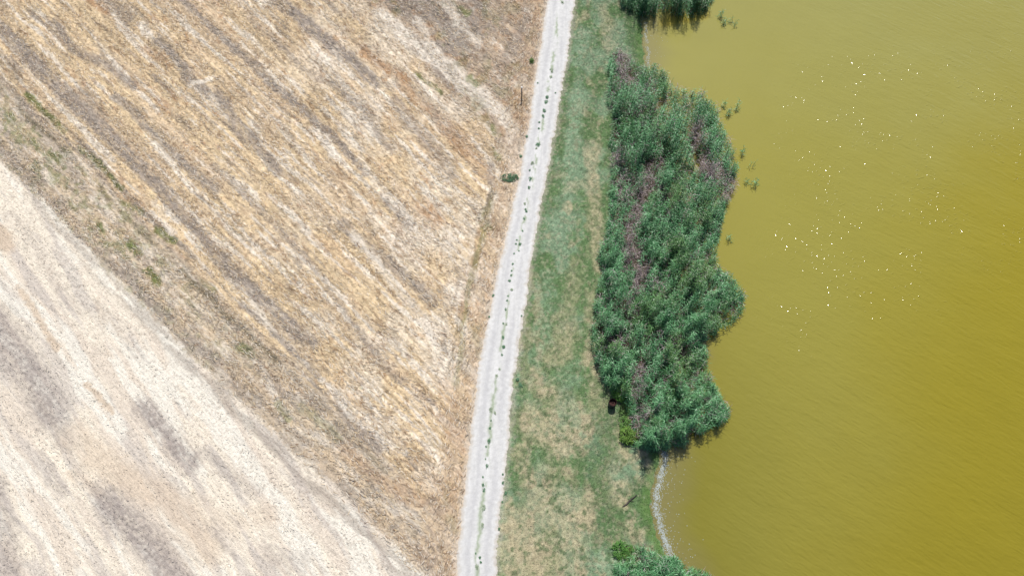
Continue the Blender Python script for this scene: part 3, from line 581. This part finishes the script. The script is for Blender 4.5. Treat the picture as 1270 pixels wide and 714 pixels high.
shrub(779, 541, .7, .6, .9, alb(112, 152, 56), 1300, 'bush', 'round yellow-green bush at the lower left corner of the main reed bed', group='bright green bushes at the reed edge', Lf=.25)
shrub(775, 524, .45, .5, .5, alb(104, 150, 66), 600, 'bush', 'small green bush between the round yellow-green bush and the drum', group='bright green bushes at the reed edge', Lf=.22)
shrub(772, 682, .8, .6, .5, alb(96, 150, 62), 900, 'bush', 'spreading bright green bush above the bottom reed bed', Lf=.25)

# ------------------------------------------------------------------ drum
def lathe(prof, n=40):
    V = []; Fc = []
    for (r, z) in prof:
        for i in range(n): t = 2 * math.pi * i / n; V.append((r * math.cos(t), r * math.sin(t), z))
    for k in range(len(prof) - 1):
        for i in range(n): Fc.append((k * n + i, k * n + (i + 1) % n, (k + 1) * n + (i + 1) % n, (k + 1) * n + i))
    return np.array(V), np.array(Fc)
M_rust = mat('rusty_steel', (.03, .008, .006), rough=.8, spec=.3, noise=[(9, .5, 1.4, 5, False)], bump=[(20, .01, 4, False)])
M_drum = mat('dark_painted_steel', (.016, .018, .022), rough=.6, spec=.4, noise=[(7, .6, 1.5, 4, False)])
gx, gy = W(758.4, 502); dr = empty('drum', (float(gx), float(gy), -.04)); tag(dr, 'open dark drum with rust-red inside standing on grass at the reed bed edge', 'drum')
pr = [(.0, .0), (.285, .0), (.285, .28), (.295, .295), (.285, .31), (.285, .58), (.295, .595), (.285, .61), (.285, .86)]
V, Fc = lathe(pr); mk('shell', V, Fc, M_drum, parent=dr, smooth=True)
V, Fc = lathe([(.283, .875), (.278, .1), (.0, .1)]); mk('lining', V, Fc, M_rust, parent=dr, smooth=False)
V, Fc = lathe([(.284 + .011 * math.cos(t), .872 + .011 * math.sin(t)) for t in np.linspace(0, 2 * math.pi, 9)]); mk('rim', V, Fc, M_rust, parent=dr, smooth=True)
V, Fc = lathe([(.27, .6), (.2, .635), (.12, .6), (.0, .61)]); mk('ash', V, Fc, M_rust, parent=dr)

# ------------------------------------------------------------------ post by the track
M_post = mat('weathered_post', (.09, .085, .08), rough=.8, noise=[(12, .7, 1.3, 4, False)])
M_cap = mat('white_painted_cap', (.78, .78, .76), rough=.5)
gx, gy = W(647, 122); po = empty('marker_post', (float(gx), float(gy), 0)); tag(po, 'thin grey post with a white top standing in the field left of the track', 'post')
V, Fc = lathe([(.0, -.3), (.055, -.3), (.052, .7), (.05, 1.5), (.0, 1.5)], 16); mk('shaft', V, Fc, M_post, parent=po, smooth=False)
V, Fc = lathe([(.0, 1.503), (.066, 1.503), (.066, 1.58), (.045, 1.605), (.0, 1.61)], 16); mk('cap', V, Fc, M_cap, parent=po, smooth=False)

# ------------------------------------------------------------------ fallen branch on the grass
def tube(pts, r):
    V = []; Fc = []; n = 8; P = np.array(pts, float)
    for k, p in enumerate(P):
        t = P[min(k + 1, len(P) - 1)] - P[max(k - 1, 0)]; t /= np.linalg.norm(t); a = np.cross(t, (0, 0, 1)); a /= np.linalg.norm(a) + 1e-9; b = np.cross(t, a)
        for i in range(n): q = 2 * math.pi * i / n; V.append(p + r[k] * (a * math.cos(q) + b * math.sin(q)))
    for k in range(len(P) - 1):
        for i in range(n): Fc.append((k * n + i, k * n + (i + 1) % n, (k + 1) * n + (i + 1) % n, (k + 1) * n + i))
    return np.array(V), np.array(Fc)
M_bark = mat('dark_bark', (.05, .042, .036), rough=.9, noise=[(10, .6, 1.4, 4, False)])
gx, gy = W(781, 620); bx, by = float(gx), float(gy); br = empty('fallen_branch', (bx, by, 0)); tag(br, 'dark crooked fallen branch lying on a dry patch near the lower shore', 'branch')
def rel(px, py, z): x, y = W(px, py); return (float(x) - bx, float(y) - by, z)
V, Fc = tube([rel(772, 628, .03), rel(777, 625, .07), rel(781, 620, .06), rel(785, 617, .1), rel(790, 613, .05)], [.03, .06, .055, .045, .02]); mk('limb', V, Fc, M_bark, parent=br, smooth=True)
V, Fc = tube([rel(781, 620, .07), rel(783, 621, .09), rel(787, 621, .05)], [.03, .022, .012]); mk('twig', V, Fc, M_bark, parent=br, smooth=True)

# ------------------------------------------------------------------ dried foam and scum along the waterline
def blobs(n, seed, band):
    rng = np.random.default_rng(seed); Vs = []; Fs = []; o = 0
    for (q0, q1, num, off, sp, smax) in band:
        for _ in range(num):
            q = rng.uniform(q0, q1); sx = np.interp(q, [s[1] for s in SH], [s[0] for s in SH]); x, y = W(sx, q); y = float(y)
            if q < 100 and fbm(np.array([y * .9]), np.array([seed * 1.0]), seed, 3)[0] < .30: continue
            x = float(fS(np.array([y]))[0]) + off + rng.normal(0, sp); r = rng.uniform(.03, smax); k = 7; zt = max(WZ + .004, float(verge_z(np.array([x]), np.array([y]), None, None)[0])) + .012
            ph = rng.uniform(0, 6.28); rad = r * rng.uniform(.5, 1.2, k); stx = rng.uniform(.5, 1.1)
            ring = [(x + rad[i] * stx * math.cos(6.283 * i / k + ph), y + rad[i] * 1.3 * math.sin(6.283 * i / k + ph), zt - .01) for i in range(k)]
            Vs += ring + [(x, y, zt + r * .25)]
            Fs += [(o + i, o + (i + 1) % k, o + k) for i in range(k)]; o += k + 1
    return np.array(Vs), np.array(Fs)
V, Fc = blobs(0, 9, [(20, 82, 380, .0, .10, .03), (20, 70, 40, .6, .6, .035), (558, 690, 1300, .0, .13, .034), (562, 700, 130, .8, .7, .03), (575, 700, 200, .25, .2, .03)])
tag(mk('foam', V, Fc, M_foam, k=3), 'white dried foam and scum lining the lake edge', 'foam', kind='stuff')
